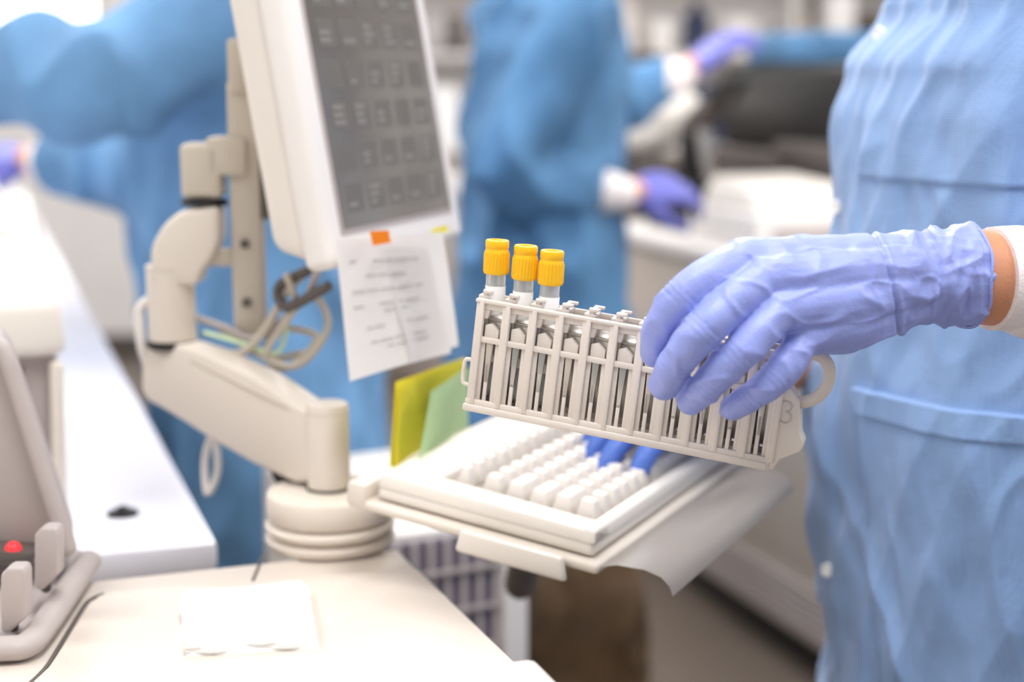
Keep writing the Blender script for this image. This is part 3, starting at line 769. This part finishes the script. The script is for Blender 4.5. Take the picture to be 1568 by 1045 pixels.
# far arm: its hand rests on the keys behind the rack
SHf=V((.47,1.46,1.40)); ELf=V((.43,1.52,1.14)); WRf=P(1450,770,1.27)
sleeve([SHf,SHf*.5+ELf*.5,ELf,WRf*.3+ELf*.7,WRf*.45+ELf*.55],[.072,.065,.058,.048,.04],2)
fd=(WRf-ELf).normalized()
q.tube([WRf*.4+ELf*.6,WRf*.6+ELf*.4],[.036,.032],'cuff',20,2)
q.tube([WRf*.5+ELf*.5,WRf+fd*.01],[.028,.026],'skin',18,2)
me=fuse(hand_bms(WRf,P(1130,838,1.15)-WRf,V((0,-.1,1)),(.10,.42,.40),-1,1.0,.08,1.0,.1),.0022,3); q.mesh(me,'glovek'); bpy.data.meshes.remove(me)
for k in (-1,1):
    hp=V((cx,cy+.1*k,0))
    q.tube([hp+Z*.82,hp+Z*.45,hp+Z*.09],[.10,.075,.055],'pants',18,4)
    q.tube([hp+V((.06,0,.045)),hp+V((-.06,0,.045)),hp+V((-.15,0,.032))],[(.042,.042),(.045,.045),(.03,.04)],'shoe',14,3,up=Z)
q.tube([V((cx,cy,1.44)),V((cx-.01,cy,1.58))],[.06,.052],'skin',16,2)
head(q,V((cx-.03,cy,1.66)),V((-1,-.1,0)))

# near gloved hand
fingers=[
 [(1452,512,.872,.0124),(1390,536,.858,.0110),(1332,580,.852,.0114),(1292,634,.858,.0101),(1278,690,.872,.0088)],
 [(1492,548,.860,.0124),(1434,588,.847,.0110),(1374,645,.839,.0114),(1326,704,.846,.0102),(1297,754,.861,.0089)],
 [(1526,604,.855,.0121),(1486,648,.844,.0105),(1440,694,.840,.0108),(1388,747,.847,.0097),(1350,783,.860,.0085)],
 [(1572,655,.861,.0115),(1548,698,.852,.0093),(1514,736,.849,.0096),(1470,773,.853,.0086),(1430,797,.861,.0077)]]
wr=[(1770,512,.896),(1775,532,.888),(1775,556,.888),(1770,580,.894)]
parts=[]
for i,fg in enumerate(fingers):
    parts.append(tube_bm([P(*x[:3]) for x in fg],[x[3] for x in fg],18,5))
    m=fg[0]; w_=wr[i]
    midp=(m[0]*.5+w_[0]*.5, m[1]*.55+w_[1]*.45+(2 if i<2 else 4), (m[2]+w_[2])/2-.002)
    parts.append(tube_bm([P(*m[:3]),P(*midp),P(*w_)],[m[3]+.0012,.0165,.0165],18,5))
parts.append(tube_bm([P(1740,550,.905),P(1640,575,.905),P(1560,590,.90)],[(.024,.017),(.027,.015),(.020,.010)],20,4,up=Z))
parts.append(tube_bm([P(1730,560,.925),P(1640,600,.935),P(1560,640,.936),P(1480,660,.930),P(1430,672,.925)],[.019,.0165,.013,.0115,.0095],16,4))
parts.append(tube_bm([P(1660,560,.893),P(1740,546,.896),P(1800,543,.905),P(1850,541,.911),P(1886,540,.915)],[(.0305,.019),(.0262,.022),(.0265,.024),(.0285,.0258),(.0300,.0268)],28,4,False,up=Z))
creases=[]
for fg in fingers:
    for k in (2,3):
        p_=P(*fg[k][:3]); d_=(P(*fg[k+1][:3])-P(*fg[k-1][:3])).normalized(); creases.append((p_,d_))
def gd(p):
    w=min(1,max(0,(p.x-.208)/.04)); w2=min(1,max(0,(p.x-.13)/.05))
    zc=P(1750,545,.9).z
    a=.0032*w*(rg(nz(p,(60,40,16),2),2.6,1.2))-.0009*w
    a+=.0014*w*rg(nz(p,(110,60,36),12),3.0,1.2)
    a+=.0015*w2*(rg(nz(p,(24,24,55),9),3.8,1.4))
    s1=p.x-(.216-.26*(p.z-zc)); a+=-.0014*math.exp(-(s1/.0011)**2)+.0008*math.exp(-((s1-.003)/.0016)**2)
    a+=.0006*nz(p,(80,80,80),1)+.0010*rg(nz(p,(36,36,50),5),5,1.2)
    for c_,d_ in creases:
        v=p-c_
        if v.length<.016:
            s_=v.dot(d_)
            for o_ in (-.003,.0005,.0038): a-=.0005*math.exp(-((s_-o_+.0008*nz(p,(150,150,150),4))/.0006)**2)
    return a
me=fuse(parts,.0011,6,gd)
g=B(); g.mesh(me,'glove'); bpy.data.meshes.remove(me)
ctr=P(1886,540,.915); bp=[]
ax_=(P(1886,540,.915)-P(1850,541,.911)).normalized()
for k in range(60):
    a=2*math.pi*k/60; bp.append(ctr+ax_*(.0012*math.sin(3*a)+.0006*math.sin(7*a))+Z*math.cos(a)*.0308+ax_.cross(Z)*math.sin(a)*.0277)
g.tube(bp,.0011,'glove',8,1,closed=True)
me=bpy.data.meshes.new('g'); g.bm.to_mesh(me)
q.mesh(me,'glove')
q.finish('lab_worker_holding_rack',60)

# ------------------------------------------------------------------ tube rack
BL=P(910,801,.945); BR=P(1502,920,.882)
ex=(BR-BL); RL=ex.length*1000; ex.normalize(); ez=(Z-ex*ex.z).normalized(); ey=ez.cross(ex)
if ey.y<0: ey=-ey
X=mm(frame(BL,ex,ey,ez))
q=B(); N=11; HTk=72; DP=24
pit=(RL-5)/10.9; SE=2.5+N*pit; RE=SE-1
q.box((-2,-2.5,0),(RE,DP+2,4.5),'rack',1.0,X=X)
q.box((-1,-1.2,4),(RE,2,8),'rack',.6,X=X); q.box((-1,DP-2,4),(RE,DP+.5,8),'rack',.5,X=X)
q.box((0,0,HTk-6),(RE,2.2,HTk),'rack',.6,X=X); q.box((0,DP-2.2,HTk-6),(RE,DP,HTk),'rack',.5,X=X)
q.box((-1,-1.6,HTk-2.2),(RE,3.6,HTk),'rack',.5,X=X)
q.box((0,-.9,45),(RE,2,48.5),'rack',.5,X=X); q.box((0,DP-2,45),(RE,DP,49),'rack',.4,X=X)
for i in range(N+1):
    x=2.5+i*pit
    q.box((x-1.1,.4,4),(x+1.1,DP-.4,HTk-.5),'rack',.4,X=X)
    q.box((x-2.8,-1.0,5),(x+2.8,1.6,HTk-1),'rack',.6,X=X)
    q.box((x-.5,-1.7,5),(x+2.6,0,HTk-1),'rack',.5,X=X)
    q.box((x-2.3,DP-1.6,5),(x+2.3,DP+.6,HTk-1),'rack',.4,X=X)
    if i<N:
        q.box((x-4.2,5,HTk-1),(x+3.4,19,HTk+1.6),'rack',.6,X=X)
        q.box((x-1.4,5,HTk+1),(x+1.8,19,HTk+4.6),'rack',.7,X=X)
        q.prism([(x-1.4,4.5,HTk+2.6),(x+5.2,4.5,HTk+3.4),(x+5.2,4.5,HTk+5.2),(x+2,4.5,HTk+4.8),(x-1.4,4.5,HTk+5.2)],(0,4,0),'rack',.4,X=X); q.box((x-1.4,15.5,HTk+3),(x+5.2,19,HTk+5),'rack',.5,X=X)
for i in range(N):
    x=2.5+(i+.5)*pit; h=pit/2
    q.box((x-h+2.4,.5,6),(x-h+5.4,1.5,46),'rack',.3,X=X)
    q.box((x+h-5.3,.5,6),(x+h-2.4,1.5,46),'rack',.3,X=X)
    q.box((x-1.5,-.2,6),(x+.9,1.3,22 if i%2 else 32),'rack',.3,X=X)
    q.prism([(x-1.5,-.2,20),(x+.9,-.2,20),(x+2.0,-.2,46),(x-2.4,-.2,46)],(0,1.4,0),'rackd' if i%3==0 else 'steel',.2,X=X)
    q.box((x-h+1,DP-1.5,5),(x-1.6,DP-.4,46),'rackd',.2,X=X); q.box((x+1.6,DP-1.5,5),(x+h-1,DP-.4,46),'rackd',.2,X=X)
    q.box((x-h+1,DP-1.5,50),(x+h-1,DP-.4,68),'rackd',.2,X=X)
    q.prism([(x-4.8,.6,48),(x+4.4,.6,48),(x+4.4,.6,53),(x-.5,.6,57.5),(x-4.8,.6,56)],(0,5,0),'rack',.5,X=X)
    q.prism([(x-h+2.2,.6,60),(x-h+5,.6,60),(x-h+6.4,.6,HTk-5),(x-h+2.2,.6,HTk-5)],(0,4,0),'rack',.4,X=X)
    q.prism([(x-4.6,3,60),(x-4.6,9,64),(x-4.6,9.6,63.4),(x-4.6,6.2,40),(x-4.6,12.5,12),(x-4.6,11.7,12),(x-4.6,5.4,40),(x-4.6,4.5,58)],(9.2,0,0),'steel',.1,X=X)
e=SE-1
q.prism([(e-1,-.5,0),(e+4,-.5,1),(e+7,-.5,8),(e+15,-.5,13),(e+18,-.5,15),(e+19,-.5,21),(e+16,-.5,26),(e+13,-.5,44),(e+5,-.5,54),(e+1,-.5,HTk),(e-1,-.5,HTk)],(0,DP*.55,0),'rack',1.2,3,X=X)
q.box((e-1.5,-1.4,0),(e+1.5,DP,HTk),'rack',1.0,X=X)
cp=(e+14,6,58); ring=[]
for k in range(48):
    a=2*math.pi*k/48; ring.append(V((cp[0]+math.cos(a)*13+math.sin(a)*2.5,cp[1],cp[2]+math.sin(a)*15)))
q.add(tube_bm(ring,[(2.2,3.8)]*48,14,1,closed=True,up=(0,1,0)),'rack',X)
pts=[(e+3,-1.0,43)]+[(e+6+3.2*math.cos(a),-1.0,40.5+3.2*math.sin(a)) for a in [rad(x) for x in (120,80,30,-20,-60)]]
pts2=[(e+6+3.6*math.cos(a),-1.0,34+3.6*math.sin(a)) for a in [rad(x) for x in (80,40,0,-50,-100,-150)]]
q.add(tube_bm(pts,.42,8,3),'rackd',X); q.add(tube_bm(pts2,.42,8,3),'rackd',X)
q.add(tube_bm([(0,6,31),(-5,6,31),(-6.5,6,28),(-6.5,6,18),(-5,6,15),(0,6,15)],1.3,10,4),'rack',X)
q.finish('specimen_tube_rack')
for i in range(3):
    x=2.5+(i+.5)*pit
    q=B()
    dz=(0,2,3.5)[i]
    Xt=X@Matrix.Translation((x,12,10-dz*.3))@Matrix.Rotation(rad((-4,-3,-3)[i]),4,'Y')
    q.lathe([(1,0),(4.5,1),(6.0,4),(6.2,8),(6.2,80),(5.6,80.5)],'clear',Xt,32)
    q.lathe([(6.3,22),(6.42,22.2),(6.42,69.5),(6.3,69.8)],'label',Xt,32)
    Xc=Xt@Matrix.Translation((0,0,77))
    q.lathe([(6.7,0),(7.6,.4),(7.9,1.2),(7.9,2),(7.8,13),(7.7,14),(7.2,15.2),(7.0,16),(7.3,16.6),(7.4,20.5),(6.9,21.3),(5.0,21.4),(4.6,20.9),(4.4,19)],'yellow',Xc,96,ribs=24,amp=.28,zr=(1.9,13.2))
    q.lathe([(4.3,18.9),(4.3,19.2),(2,19.3)],'amber',Xc,24)
    q.finish('specimen_tube')

# ------------------------------------------------------------------ world, camera
w=bpy.data.worlds.new('world'); scn.world=w; w.use_nodes=True
bg=w.node_tree.nodes['Background']; bg.inputs['Color'].default_value=(1,.995,.99,1); bg.inputs['Strength'].default_value=.46
cam=bpy.data.cameras.new('camera'); cam.lens=54; cam.sensor_width=36; cam.clip_start=.05
cam.dof.use_dof=True; cam.dof.focus_distance=.93; cam.dof.aperture_fstop=3.3
co=bpy.data.objects.new('camera',cam); co.location=C; co.rotation_euler=(rad(80),0,0); scn.collection.objects.link(co); scn.camera=co
